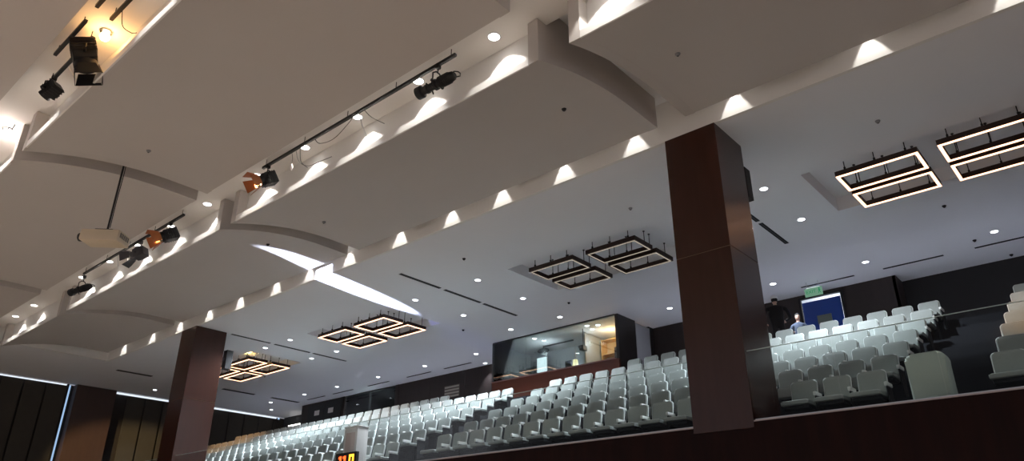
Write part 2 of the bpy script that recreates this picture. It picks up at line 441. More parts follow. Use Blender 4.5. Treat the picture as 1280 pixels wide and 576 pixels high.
def digit1(x, m_): MB().box(x-.035, x+.035, -.056, -.05, .05, .34).box(x-.08, x-.03, -.056, -.05, .27, .33).build('digit', m_, t)
digit1(-.22, red); digit1(-.04, red)
MB().box(.13, .19, -.056, -.05, .05, .34).box(.27, .33, -.056, -.05, .05, .34).box(.13, .33, -.056, -.05, .30, .36).build('digit', amb, t)

# ------------------------------------------------------------------ recessed downlights
def downlight_proto(name, m_, r=.085):
    t = thing(name, 'x', 'ceiling light', (0, 0, 0))
    MB().lathe([(r+.03, 0), (r+.03, -.008), (r+.005, -.014), (r, -.004), (r, 0)], 24).build('trim_ring', mat('ring_white', (.75, .75, .76), .5), t, smooth=True)
    MB().lathe([(0, -.006), (r, -.006), (r, -.003), (0, -.003)], 24).build('lens', m_, t)
    return t
P_dl = downlight_proto('recessed_downlight', lampw, .085)
DL = [('in the front row of the balcony ceiling', 15.36, [-26.9, -25.1, -17.74, -14.85, -5.55]),
      ('in the second row of the balcony ceiling', 17.6, [-26.88, -25.12, -17.68, -14.9, -5.53]),
      ('in the third row of the balcony ceiling', 20.0, [-17.54, -15.2]),
      ('in the rear row close to the back wall', 21.7, [-36.6, -33.42, -30.61, -27.41, -24.16, -20.98, -11.72, -8.03, -5.23, -1.95, 1.3])]
first = True
for desc, y, xs_ in DL:
    for i, x in enumerate(xs_):
        lab = 'round white downlight %s, %s from the left' % (desc, ORD[i])
        if first: t = P_dl; t.location = (x, y, ZC); t['label'] = lab; first = False
        else: t = dup(P_dl, (x, y, ZC), 0, lab)
        t['group'] = 'balcony downlights'
        light('downlight_lamp', 'SPOT', (x, y, ZC-.03), P_DOWN*(.6 if y > 21 else .7 if y > 19 else 1.7 if y > 17 else 2.1), COOL, (x, y-(0 if y > 21 else 5.5 if y > 19 else 4.0 if y > 17 else .2), 0), .05, (116 if abs(x+8.03) < .1 else 84) if y > 21 else 96 if y > 17 else 150, .4)
        if y < 21: pass
for (x, y, lab) in ((-38.3, 16.07, 'lone round downlight near the left blinds wall'), (-38.44, 22.9, 'round downlight in the far left rear corner of the ceiling'), (-21.76, 23.1, 'round downlight beside the left side of the control booth')):
    t = dup(P_dl, (x, y, ZC), 0, lab, 'balcony downlights'); light('downlight_lamp', 'SPOT', (x, y, ZC-.03), P_DOWN*.2, COOL, (x, y, 0), .05, 80, .6)

# trough downlights (row by row) and the scallop wall-washers above the fascia
P_tl = downlight_proto('trough_downlight', lampt, .10); first = True
TX = [[-32.0, -30.0, -25.6, -23.47, -21.5, -19.42, -17.35, -14.96, -12.95, -11.05, -9.14, -7.13, -4.9, -2.9, -.9],
      [-25.6, -23.5, -21.5, -19.4, -17.4, -14.9, -10.2, -7.1]]
for r, y0 in enumerate(ROWS[:2]):
    for i, x in enumerate(TX[r]):
        lab = 'round ceiling lamp %s from the left in the %s light trough' % (ORD[i], ['long middle', 'upper left'][r])
        if first: t = P_tl; t.location = (x, y0-.12, 8.6); t['label'] = lab; first = False
        else: t = dup(P_tl, (x, y0-.12, 8.6), 0, lab)
        t['group'] = 'trough lamps'
        light('trough_lamp', 'SPOT', (x, y0-.12, 8.56), P_TRO, NEUT, (x, y0+.10, 7.7), .03, 92, .35)
P_sl = downlight_proto('scallop_downlight', lampt, .07); first = True
SX = [-32.42, -29.78, -27.46, -25.21, -23.09, -20.84, -18.95, -16.93, -14.65, -12.59, -10.81, -8.87, -6.94, -4.63, -2.08, .1, 2.2]
for i, x in enumerate(SX):
    lab = 'small downlight behind the balcony ceiling edge, %s scallop of light from the left' % ORD[i]
    if first: t = P_sl; t.location = (x, 11.77, 9.0); t['label'] = lab; first = False
    else: t = dup(P_sl, (x, 11.77, 9.0), 0, lab)
    t['group'] = 'scallop lamps'
    light('scallop_lamp', 'SPOT', (x, 11.77, 8.97), P_SCAL, NEUT, (x, 11.78, 0), .02, 50, .22)

# ------------------------------------------------------------------ rectangular pendant frames
def frame_proto(w_, smat, thin=0.):
    t = thing('rectangular_pendant_light', 'x', 'pendant light', (0, 0, 0))
    d = .90; p = .075; h = .12
    def ring(b, w1, d1, w2, d2, z0, z1):
        b.box(-w1/2, w1/2, -d1/2, -d2/2, z0, z1); b.box(-w1/2, w1/2, d2/2, d1/2, z0, z1)
        b.box(-w1/2, -w2/2, -d2/2, d2/2, z0, z1); b.box(w2/2, w1/2, -d2/2, d2/2, z0, z1); return b
    ring(MB(), w_, d, w_-2*p, d-2*p, 0, h).build('frame', mat('frame_bronze', (.035, .018, .013), .45, .4), t)
    ring(MB(), w_-.012-thin, d-.012-thin, w_-2*p+.012, d-2*p+.012, -.012, .002).build('light_strip', smat, t)
    for (x, y) in ((-w_/2+.22, -d/2+.03), (w_/2-.22, -d/2+.03), (-w_/2+.22, d/2-.03), (w_/2-.22, d/2-.03), (0, -d/2+.03), (0, d/2-.03)):
        b = MB().tube((x, y, h), (x, y, .61), .011, 6).box(x-.02, x+.02, y-.02, y+.02, h, h+.06).lathe([(0, .605), (.03, .605), (.03, .585), (0, .585)], 12, Matrix.Translation((x, y, 0)))
        b.build('hanging_rod', black, t)
    return t
FR = {'on': (frame_proto(1.68, strip_on), [False]), 'hot': (frame_proto(1.68, strip_hot), [False]), 'off': (frame_proto(1.6, strip_off, .07), [False]), 'left': (frame_proto(1.85, strip_hot), [False])}
CL = [('glowing cluster at far right', 'on', (-3.11, -1.07)), ('nearly unlit cluster', 'off', (-12.0, -9.95)), ('glowing cluster below the light streak', 'on', (-22.42, -20.24)), ('glowing cluster by the left column', 'left', (-31.28, -29.08))]
for nm, kd, xx in CL:
    pr, us = FR[kd]
    for xi, x in enumerate(xx):
        for yi, y in enumerate((15.84, 16.95)):
            if kd != 'off': pass
            lab = 'rectangular hanging light, %s %s of four in the %s' % (('front', 'rear')[yi], ('left', 'right')[xi], nm)
            z = 7.80
            if not us[0]: us[0] = True; pr.location = (x, y, z); pr['label'] = lab; t = pr
            else: t = dup(pr, (x, y, z), 0, lab)
            t['group'] = 'rectangular pendant frames'
bpy.data.objects.remove(FR['hot'][0].children[0]) if False else None
hp = FR['hot'][0]
for c in list(hp.children): bpy.data.objects.remove(c, do_unlink=True)
bpy.data.objects.remove(hp, do_unlink=True)
light('cluster_glow', 'POINT', (-29.4, 16.0, 8.25), 10, (1, .62, .2), size=.05)

# ------------------------------------------------------------------ linear diffusers and small ceiling fittings
def diffuser(x0, x1, y0, y1, z, label):
    cx, cy = (x0+x1)/2, (y0+y1)/2; t = thing('slot_diffuser', label, 'air vent', (cx, cy, z), group='slot diffusers')
    hx, hy = (x1-x0)/2, (y1-y0)/2
    if hx < hy:
        MB().box(-hx, -hx+.02, -hy, hy, -.012, 0).box(hx-.02, hx, -hy, hy, -.012, 0).box(-hx, hx, -hy, -hy+.02, -.012, 0).box(-hx, hx, hy-.02, hy, -.012, 0).build('frame', blackm, t)
        MB().box(-hx+.02, hx-.02, -hy, hy, -.006, -.002).build('slot', blackm, t)
        MB().box(-.006, .006, -hy, hy, -.014, -.004).build('blade', dgrey, t)
    else:
        MB().box(-hx, hx, -hy, -hy+.02, -.012, 0).box(-hx, hx, hy-.02, hy, -.012, 0).build('frame', blackm, t)
        MB().box(-hx, hx, -hy+.02, hy-.02, -.006, -.002).build('slot', blackm, t)
        MB().box(-hx, hx, -.006, .006, -.014, -.004).build('blade', dgrey, t)
nmz = {-16.27: 'in the middle of the balcony ceiling', -26.12: 'between the two left light clusters', -6.42: 'right of the big column', -35.4: 'in the ceiling by the left wall'}
for x in (-16.27, -26.12, -6.42):
    for i, (a, c) in enumerate(((13.41, 15.1), (15.3, 16.98), (17.14, 18.86))):
        diffuser(x-.055, x+.055, a, c, ZC, 'black slot diffuser %s, %s of three from the rail' % (nmz[x], ORD[i]))
for i, (a, c) in enumerate(((12.98, 14.6), (18.2, 20.0), (21.0, 22.7))):
    diffuser(-35.55, -35.32, a, c, ZC, 'wide black slot diffuser in the ceiling by the left wall, %s from the front' % ORD[i])
for i, (a, c) in enumerate(((-34.5, -32.9), (-32.2, -30.5), (-29.3, -27.7), (-26.4, -24.75), (-23.86, -22.15), (-10.8, -9.3), (-7.49, -5.85), (-5.01, -3.38), (-2.59, -1.0))):
    diffuser(a, c, 22.58, 22.66, ZC, 'thin black slot diffuser along the back wall, %s from the left' % ORD[i])
for i, (x, a, c) in enumerate(((-5.9, 7.9, 8.9), (-5.9, 9.6, 11.6))):
    diffuser(x-.05, x+.05, a, c, 9.0, 'dark slot high in the gap between the ceiling panels, %s one' % ('nearer', 'farther')[i])

def onz(px, py, z):
    r = R_*(px-640)+U_*(288-py)+F_*911; return r*(z/r.z)
def fitting(x, y, z, label, dark=True, r=.05):
    t = thing('smoke_detector', label, 'sensor', (x, y, z), group='small ceiling sensors')
    mm = black if dark else mat('sensor_grey', (.25, .25, .26), .6)
    MB().lathe([(0, -.05), (r*.5, -.05), (r*.8, -.03), (r, -.008), (r, 0), (0, 0)], 16).build('housing', mm, t, smooth=True)
    MB().lathe([(0, -.062), (r*.3, -.058), (r*.3, -.05), (0, -.05)], 10).build('sensor_tip', dgrey, t, smooth=True)
for (x, y, z, lab, dk) in ((-5.05, 9.95, 0, 'small sensor on the curved panel at the upper right', False), (-7.55, 10.0, 0, 'small black sensor on the curved panel left of the long gap', True), (-17.4, 10.3, 0, 'small dark dot sensor on the curved panel in the light streak', True), (-13.4, 10.2, 0, 'faint small sensor on the middle curved panel', False)):
    pass
def panel_z(y):
    for y0 in ROWS:
        if y0 <= y <= y0+3.93: return zprof(y0+3.93-y)
    return 8.25
for (px, py, lab, dk) in ((847, 67, 'small grey sensor on the curved panel at the upper right', False), (705, 136, 'small black sensor on the curved panel left of the long gap', True), (335, 305, 'small dark sensor inside the streak of light on the panel', True), (405, 277, 'faint small sensor on the middle curved panel', False), (186, 188, 'faint small sensor on the upper left curved panel', False)):
    p = onz(px, py, 8.1)
    for _ in range(6): p = onz(px, py, panel_z(p.y))
    fitting(p.x, p.y, p.z, lab, dk)
for (px, py, lab, dk) in ((1097, 151, 'small grey sensor on the ceiling above the right light cluster', False), (1180, 257, 'small black sensor below the right light cluster', True), (1218, 300, 'small black sensor near the right rear downlight', True), (1264, 318, 'small dark sensor at the right edge near the back wall', True), (580, 323, 'small dark sensor left of the middle slot vents', True), (711, 378, 'small dark sensor over the control booth', True), (788, 260, 'small grey sensor above the unlit cluster', False), (579, 412, 'small dark sensor left of the control booth ceiling edge', True), (331, 470, 'small grey sensor right of the left light cluster', False)):
    p = onz(px, py, ZC); fitting(p.x, p.y, p.z, lab, dk)

# ------------------------------------------------------------------ lighting bars and stage lanterns
def bar(x0, x1, y, z, ztop, label):
    t = thing('lighting_bar', label, 'lighting bar', ((x0+x1)/2, y, z), group='lighting bars'); L = x1-x0
    MB().box(-L/2, L/2, -.03, .03, -.03, .03, .006).build('rail', black, t)
    n = max(2, int(L/1.4)+1)
    for i in range(n):
        x = -L/2+.12+(L-.24)*i/(n-1); MB().tube((x, 0, .03), (x, 0, ztop-z), .008, 6).build('hanger', black, t)
bar(-14.23, -7.84, 7.40, 8.42, 8.6, 'long black lighting bar in the middle trough right of the gap')
bar(-24.7, -18.05, 7.40, 8.42, 8.6, 'black lighting bar in the middle trough left of the gap')
bar(-14.4, -12.3, 2.86, 8.40, 8.6, 'short black lighting bar beside the big hanging lantern, upper left')
bar(-11.6, -8.0, 2.88, 8.42, 8.6, 'thick black lighting bar running off the top edge, upper left')
bar(-13.4, -12.0, 2.62, 8.45, 8.6, 'thin black bar along the trough edge left of the orange lamp')
bar(-11.5, -8.0, 2.60, 8.45, 8.6, 'thin black bar along the trough edge at the top of the picture')

def orient(d): return Vector(d).normalized().to_track_quat('Z', 'Y').to_matrix().to_4x4()
warm_glass = emis('warm_lens', (1.0, .62, .34), 9)
lit_door_tint = mat('orange_lit_door', (.35, .12, .04), .4, .5)  # orange lamp light on the barn doors is put into their colour
def lantern(kind, mount, drop, d, label, L=.36, r=.11, lit=False, energy=0, col=WARM, aim=None, ang=30, yokey=True, doors=True, body=None, flare=-22, dl=.62):
    """mount: point on the bar; body centre hangs 'drop' below it; d: direction the lens points to"""
    mt = Vector(mount); t = thing('stage_lantern', label, 'stage light', mt); c = Vector((0, 0, -drop)); Mx = Matrix.Translation(c) @ orient(d)
    body = body or black
    if kind == 'profile':
        b = MB().lathe([(0, -.42*1), (.05, -.42), (.085, -.38), (.10, -.30), (.10, -.06), (.085, -.04), (.085, 0), (.105, .01), (.105, .06), (.075, .08), (.075, .20), (.09, .21), (.09, .26), (.075, .27), (.08, .34), (.12, .36), (.12, .47), (.105, .47), (.10, .38), (0, .36)], 24, Mx)
        b.build('body', body, t, smooth=True)
        b = MB()
        for k_ in range(6): b.lathe([(.10, -.29+.04*k_), (.112, -.29+.04*k_), (.112, -.275+.04*k_), (.10, -.275+.04*k_)], 20, Mx)
        b.build('cooling_fins', body, t)
        hp = [Mx @ Vector(v) for v in ((-.06, 0, -.40), (-.085, 0, -.47), (-.03, 0, -.52), (.03, 0, -.52), (.085, 0, -.47), (.06, 0, -.40))]
        MB().path(hp, .012).build('handle', body, t)
        b = MB()
        for a in (0, 2.1, 4.2): b.tube(Mx @ Vector((.07*math.cos(a), .07*math.sin(a), .15)), Mx @ Vector((.14*math.cos(a), .14*math.sin(a), .15)), .014, 8)
        b.build('focus_knob', body, t)
        side = .13
    else:
        s_ = r*1.05
        b = MB().box(-s_, s_, -s_, s_, -L*.55, L*.25, .018, Mx); 
        for k_ in range(5):
            z = -L*.5+.055*k_
            b.box(-s_*1.07, s_*1.07, -s_*1.07, s_*1.07, z, z+.018, 0, Mx)
        b.build('body', body, t)
        MB().lathe([(r*.82, L*.24), (r*1.02, L*.24), (r*1.05, L*.45), (r*.95, L*.45), (r*.82, L*.30)], 24, Mx).build('front_ring', body, t, smooth=True)
        MB().lathe([(0, L*.40), (r*.5, L*.375), (r*.88, L*.31), (r*.88, L*.28), (0, L*.28)], 20, Mx).build('lens', warm_glass if lit else dgrey, t, smooth=True)
        if doors:
            dm = lit_door_tint if lit else body
            for a in range(4):
                Ra = Mx @ Matrix.Rotation(a*PI/2, 4, 'Z') @ Matrix.Translation((0, r*1.0, L*.46)) @ Matrix.Rotation(math.radians(flare), 4, 'X')
                wid = r*1.0; hh = L*dl
                b = MB(); vs = [b.bm.verts.new(Ra @ Vector(v)) for v in ((-wid*.75, 0, 0), (wid*.75, 0, 0), (wid*1.15, 0, hh), (-wid*1.15, 0, hh), (-wid*.75, .008, 0), (wid*.75, .008, 0), (wid*1.15, .008, hh), (-wid*1.15, .008, hh))]
                for f in ((0, 1, 2, 3), (4, 7, 6, 5), (0, 4, 5, 1), (1, 5, 6, 2), (2, 6, 7, 3), (3, 7, 4, 0)): b.bm.faces.new([vs[q] for q in f])
                b.build('barn_door', dm, t)
        side = s_+.03
    # yoke: two arms straddling the body, joined above, hung from a clamp
    dh = Vector((d[0], d[1], 0)); dh = dh.normalized() if dh.length > .05 else Vector((1, 0, 0)); sx = Vector((-dh.y, dh.x, 0))*side
    top = Vector((0, 0, -max(.10, drop*.38)))
    b = MB(); b.path([c+sx, c+sx*1.0+Vector((0, 0, (top-c).z*.7)), top+sx*.35, top-sx*.35, c-sx+Vector((0, 0, (top-c).z*.7)), c-sx], .014, 8)
    b.tube(c+sx*.85, c+sx*1.25, .03, 10).tube(c-sx*.85, c-sx*1.25, .03, 10); b.build('yoke', body, t)
    MB().box(-.035, .035, -.045, .045, -.06, .045, .008).tube((0, 0, -.05), top, .012, 8).build('clamp', body, t)
    if lit:
        Lp = mt+c+Vector(d).normalized()*(L*.55)
        light('lantern_beam', 'SPOT', Lp, energy, col, aim if aim else Lp+Vector(d), .05, ang, .4)
    return t
lantern('profile', (-8.30, 7.40, 8.39), .40, (-1, -.1, -.06), 'black profile spotlight hanging alone on the right lighting bar', )
lantern('fresnel', (-14.0, 7.40, 8.39), .36, (-.15, -.82, -.52), 'stage light with barn doors lit orange at the left end of the right bar', lit=True, energy=500, col=ORANGE, aim=(-33.5, 18.6, 5.4), ang=16, L=.42, r=.13)
lantern('fresnel', (-18.8, 7.40, 8.39), .36, (-.22, -.80, -.48), 'stage light with barn doors lit dark orange at the right end of the left bar', lit=True, energy=900, col=(1, .66, .2), aim=(-40, 15.9, 5.4), ang=11, L=.46, r=.14)
lantern('fresnel', (-20.7, 7.45, 8.39), .36, (-.8, -.45, -.3), 'grey stage light second from the right on the left bar', L=.42, r=.13, body=mat('lantern_grey', (.10, .10, .11), .4, .3))
lantern('profile', (-24.75, 7.46, 8.35), .42, (-.9, -.3, -.12), 'black stage light near the left end of the left bar, beside the panel gap')
lantern('fresnel', (-12.45, 2.86, 8.40), .34, (.12, .30, -.90), 'big black stage lantern with barn doors hanging left of the orange lamp', L=.52, r=.18, flare=-8, dl=.42)
lantern('fresnel', (-14.1, 2.86, 8.40), .30, (-.6, -.3, -.55), 'smaller black stage lantern beside the bright trough step, upper left', L=.34, r=.11, doors=False)
lantern('fresnel', (-9.75, 2.88, 8.42), .30, (-.95, -.2, -.15), 'black stage lantern with a pale ring cut by the top edge of the picture', L=.44, r=.15, doors=False)
# bare orange lamp
t = thing('work_lamp', 'bright orange-white lamp glowing on the trough ceiling at the upper left', 'lamp', (-12.24, 3.02, 8.6), group=None)
MB().lathe([(0, 0), (.10, 0), (.10, -.03), (.05, -.05), (0, -.05)], 20).build('base', steelm, t, smooth=True)
MB().sphere((0, 0, -.12), .085).build('bulb', emis('orange_bulb', (1.0, .62, .28), 22), t, smooth=True)
light('work_lamp_light', 'POINT', (-12.24, 3.02, 8.36), 22, (1, .50, .16), size=.08)
t = thing('work_lamp', 'blazing white-pink lamp at the left edge of the picture', 'lamp', (-17.2, 2.95, 8.6))
MB().lathe([(0, 0), (.10, 0), (.10, -.03), (.05, -.05), (0, -.05)], 20).build('base', steelm, t, smooth=True)
MB().sphere((0, 0, -.11), .08).build('bulb', emis('white_bulb', (1.0, .9, .85), 22), t, smooth=True)
MB().path([(0, 0, -.02), (.1, -.03, -.12), (.22, -.02, -.06), (.34, .02, -.14), (.42, .03, -.05)], .012).build('bracket', black, t)
light('work_lamp_light', 'POINT', (-17.2, 2.95, 8.32), 30, (1, .84, .76), size=.08)

# cables and dangling sockets
def cable(pts, r, label, m_=None, base=None):
    P = [Vector(q) for q in pts]; Q = []
    for i in range(len(P)-1):
        a = P[max(i-1, 0)]; b_ = P[i]; c = P[i+1]; d = P[min(i+2, len(P)-1)]
        for u in range(8):
            t_ = u/8; Q.append(.5*((2*b_)+(c-a)*t_+(2*a-5*b_+4*c-d)*t_*t_+(3*b_-a-3*c+d)*t_**3))
    Q.append(P[-1]); n = 8; b = MB(); prev = None
    for i, q in enumerate(Q):
        tn = (Q[min(i+1, len(Q)-1)]-Q[max(i-1, 0)]).normalized(); ax = tn.orthogonal().normalized() if prev is None else (pax-tn*pax.dot(tn)).normalized(); pax = ax; ay = tn.cross(ax)
        ring = [b.bm.verts.new(q+ax*r*math.cos(2*PI*k_/n)+ay*r*math.sin(2*PI*k_/n)) for k_ in range(n)]
        if prev:
            for k_ in range(n): b.bm.faces.new([prev[k_], prev[(k_+1) % n], ring[(k_+1) % n], ring[k_]])
        else: b.bm.faces.new(ring)
        prev = ring
    b.bm.faces.new(prev)
    o = b.build('cable', m_ or black, smooth=True); return tag(o, label, 'cable', 'loose trough cables')
cable([(-12.2, 7.42, 8.40), (-12.0, 7.44, 8.22), (-11.5, 7.44, 8.14), (-11.0, 7.42, 8.30), (-10.85, 7.41, 8.40)], .007, 'black cable looping under the right lighting bar')
cable([(-12.95, 7.45, 8.40), (-12.9, 7.52, 8.15), (-12.6, 7.58, 7.95), (-12.2, 7.62, 7.93), (-11.9, 7.7, 7.97)], .006, 'thin cable trailing from the right bar to the trough lip')
cable([(-12.8, 7.45, 8.40), (-12.78, 7.50, 8.1), (-12.6, 7.58, 7.9)], .006, 'thin straight cable hanging between the lamps of the right bar')
cable([(-10.8, 7.5, 8.56), (-10.75, 7.6, 8.2), (-10.65, 7.7, 7.9), (-10.6, 7.74, 7.86)], .011, 'white cable hanging from the third trough lamp', mat('cable_white', (.8, .8, .8), .5))
cable([(-10.5, 7.43, 8.40), (-10.4, 7.55, 8.25), (-10.1, 7.65, 8.02)], .006, 'short black cable with a plug beside the white cable')
cable([(-21.6, 7.43, 8.40), (-21.55, 7.5, 8.1), (-21.5, 7.52, 8.0)], .012, 'white cable dangling between the lamps of the left bar', mat('cable_white', (.8, .8, .8), .5))
cable([(-22.3, 7.45, 8.40), (-22.25, 7.5, 8.15), (-22.2, 7.52, 8.0)], .014, 'white cable end dangling near the left end of the left bar', mat('cable_white', (.8, .8, .8), .5))
cable([(-13.5, 2.9, 8.38), (-13.3, 2.98, 8.1), (-13.1, 3.05, 7.9)], .016, 'white cable hanging between the two black lanterns, upper left', mat('cable_white', (.8, .8, .8), .5))
cable([(-11.2, 2.9, 8.4), (-11.25, 2.98, 8.15), (-11.0, 3.06, 7.92), (-10.85, 3.1, 7.86)], .007, 'dark cable curving down right of the orange lamp')
t = thing('bulb_socket', 'white lamp socket dangling on a wire near the orange stage light', 'socket', (-13.1, 7.44, 8.40))
MB().path([(0, 0, 0), (.02, .02, -.12), (0, .03, -.26)], .005).build('wire', black, t)
MB().lathe([(0, -.26), (.02, -.26), (.028, -.30), (.034, -.37), (.02, -.41), (0, -.42)], 14, Matrix.Translation((0, .03, 0))).build('socket', mat('socket_white', (.85, .83, .8), .4), t, smooth=True)

# ------------------------------------------------------------------ ceiling projector on its pole
t = thing('ceiling_projector', 'beige projector hanging on a long pole from the panel gap, at left', 'projector', (-16.4, 5.15, 6.62))
MB().tube((0, 0, .1), (0, 0, 2.38), .022, 12).build('pole', black, t, smooth=True)
MB().path([(.06, .02, .12), (.05, .02, .8), (.09, .02, 1.5), (.02, .02, 2.38)], .010).build('cable', black, t)
Rm = Matrix.Rotation(math.radians(38), 4, 'Z') @ Matrix.Rotation(math.radians(3), 4, 'Y')
MB().box(-.44, .44, -.24, .24, -.26, .0, .04, Rm).build('casing', mat('projector_beige', (.62, .52, .38), .5), t, smooth=True)
MB().box(-.2, .2, -.14, .14, .0, .05, .01, Rm).build('mount_plate', black, t)
MB().lathe([(.085, 0), (.095, 0), (.095, .10), (.07, .10), (.06, .03), (0, .03)], 20, Rm @ Matrix.Translation((-.44, -.06, -.14)) @ Matrix.Rotation(-PI/2, 4, 'Y')).build('lens', black, t, smooth=True)
b = MB()
for q in range(7): b.box(.436, .446, -.17+.05*q, -.145+.05*q, -.16, -.05, 0, Rm)
b.build('vent', dgrey, t)

# ------------------------------------------------------------------ control booth
BX0, BX1, BY, BZ = -19.35, -13.42, 21.0, 5.83
struct(MB().box(BX0, BX1-.12, BY+.06, 23.28, 5.36, 5.83).build('floor', carpet))
b = MB().box(BX0, BX1, BY-.06, BY+.06, 5.36, 6.43); struct(b.build('wall_booth', redwood))
b = MB().box(BX0, BX1-.15, BY-.08, BY+.3, 6.43, 6.47); o = struct(b.build('trim_%d' % k, mat('booth_sill', (.30, .17, .16), .4))); k += 1
b = MB().box(BX1-.12, BX1, BY, 22.15, 5.36, ZC).box(BX1-.12, BX1, 23.1, 23.4, 5.36, ZC); struct(b.build('wall_booth', mat('booth_side_dark', (.022, .017, .016), .4)))
b = MB().box(BX1-.08, BX1+.02, 22.15, 23.1, 5.36, 7.97); struct(b.build('door_2', mat('door_grey', (.42, .42, .44), .5)))
b = MB().box(BX0, BX1-.12, 23.28, 23.38, BZ, ZC).box(BX0-.02, BX0+.06, BY+.3, 23.3, BZ, ZC); struct(b.build('wall_booth', mat('booth_inner', (.55, .57, .60), .7)))
b = MB().box(BX0, BX1-.12, BY+.02, 23.28, 7.98, 8.04); struct(b.build('ceiling', white_p))
t = thing('booth_window', 'wide greenish glass front of the control booth above the red wood', 'window', (BX0, BY, 6.47))
for i, (a, c) in enumerate(((0, 1.7), (1.7, 4.05), (4.05, 5.81))):
    MB().box(a+.005, c-.005, -.006, .006, 0, 1.55).build('pane', glassw, t)
MB().box(0, 5.81, -.03, .03, 1.54, 1.58).box(-.02, .02, -.03, .03, 0, 1.56).build('frame', dgrey, t)
# booth interior
t = thing('booth_counter', 'long counter inside the control booth behind the glass', 'counter', (-16.4, 21.55, BZ))
MB().box(-2.8, 2.8, -.22, .3, .66, .70, .005).build('top', mat('counter_top', (.3, .2, .17), .5), t); MB().box(-2.75, 2.75, .0, .25, 0, .66).build('base', blackm, t)
t = thing('display_board', 'bright white board standing inside the booth at left', 'board', (-18.15, 22.6, BZ))
Rb = Matrix.Rotation(math.radians(-8), 4, 'Y')
MB().box(-.24, .24, -.015, .015, .75, 1.75, 0, None).build('panel', emis('lit_screen', (.80, .92, 1.0), 1.7), t)
MB().box(-.27, .27, .015, .04, .70, 1.78).build('frame', steelm, t); MB().tube((-.2, .05, 0), (-.2, .03, .8), .015).build('leg', steelm, t); MB().tube((.2, .05, 0), (.2, .03, .8), .015).build('leg', steelm, t)
t = thing('desk_lamp', 'small glowing desk lamp with a black side on the booth counter', 'lamp', (-15.75, 21.6, BZ+.70))
MB().lathe([(0, 0), (.09, 0), (.09, .02), (.02, .03), (.02, .15), (0, .15)], 16).build('base', black, t, smooth=True)
MB().lathe([(.11, .14), (.085, .36), (.08, .36), (.105, .14)], 20).lathe([(0, .16), (.10, .16), (.10, .155), (0, .155)], 20).build('lamp_shade', emis('shade_glow', (1.0, .86, .45), 1.6), t, smooth=True)
t = thing('monitor', 'black monitor on the booth counter left of the glowing lamp', 'monitor', (-16.05, 21.6, BZ+.70))
MB().box(-.17, .12, -.02, .02, .08, .38, .01).build('screen', blackm, t); MB().box(-.03, .03, -.02, .03, 0, .1).box(-.1, .1, -.07, .07, 0, .012).build('stand', blackm, t)
t = thing('hanging_camera', 'black camera hanging inside the booth near the glass joint', 'camera', (-15.3, 21.5, 7.3))
MB().tube((0, 0, .0), (0, 0, .68), .015).build('pole', black, t); MB().box(-.09, .09, -.14, .14, -.16, .02, .02).lathe([(0, 0), (.05, 0), (.05, .1), (0, .1)], 14, Matrix.Translation((0, -.14, -.07)) @ Matrix.Rotation(PI/2, 4, 'X')).build('body', black, t)
t = thing('ceiling_speaker', 'dark fitting hanging under the ceiling inside the booth', 'ceiling fitting', (-17.9, 22.4, 7.98))
MB().tube((0, 0, 0), (0, 0, -.12), .02).build('stem', black, t); MB().sphere((0, 0, -.2), .2, (1.4, .8, .5)).build('housing', blackm, t, smooth=True)
MB().box(-.0, 1.5, -.03, .03, -.06, -.02).build('track', black, t)
t = thing('bookcase', 'warm-lit wooden shelving unit inside the booth at right', 'bookcase', (-14.55, 23.0, BZ))
wm = mat('warm_wood', (.55, .36, .17), .5)
b = MB().box(-.85, -.8, -.2, .2, 0, 2.0).box(.75, .8, -.2, .2, 0, 2.0).box(-.02, .02, -.2, .2, 0, 2.0); b.build('side_panel', wm, t)
for z in (.5, .95, 1.4, 1.95): MB().box(-.8, .75, -.2, .2, z, z+.04).build('shelf', wm, t)
MB().box(-.8, .75, .17, .2, 0, 2.0).build('back_panel', mat('warm_back', (.6, .45, .25), .6), t)
t = thing('cabinet', 'dark cabinet standing inside the booth at its right end', 'cabinet', (-13.95, 22.2, BZ))
MB().box(-.3, .3, -.25, .25, 0, 1.35, .01).build('body', mat('cab_dark', (.03, .015, .01), .5), t); MB().box(-.02, .02, -.27, -.25, .5, .9).build('handle', steelm, t)
MB().box(-.28, -.01, -.258, -.25, .05, 1.3, .003).build('door', mat('cab_door', (.04, .02, .014), .5), t); MB().box(.01, .28, -.258, -.25, .05, 1.3, .003).build('door', mat('cab_door', (.04, .02, .014), .5), t)
light('booth_warm_lamp', 'POINT', (-14.5, 22.3, 7.7), 36, (1, .58, .22), size=.1)
t = thing('room_divider', 'thin grey partition standing inside the booth beside the warm shelving', 'partition', (-15.5, 22.4, BZ))
MB().box(-.03, .03, -.5, .85, 0, 2.1, .005).build('panel', mat('partition', (.35, .37, .40), .6), t); MB().box(-.035, .035, -.54, -.50, 0, 2.14).build('post', steelm, t)
for i, (x, y) in enumerate(((-17.5, 21.35), (-14.95, 21.3), (-14.6, 21.5))):
    t = dup(P_dl, (x, y, 7.98), 0, 'bright oval downlight inside the control booth, %s from the left' % ORD[i], 'booth downlights')
    light('booth_lamp', 'POINT', (x-(.3 if i else 0), y+.6, 7.5), 20 if not i else 7, COOL, size=.1)

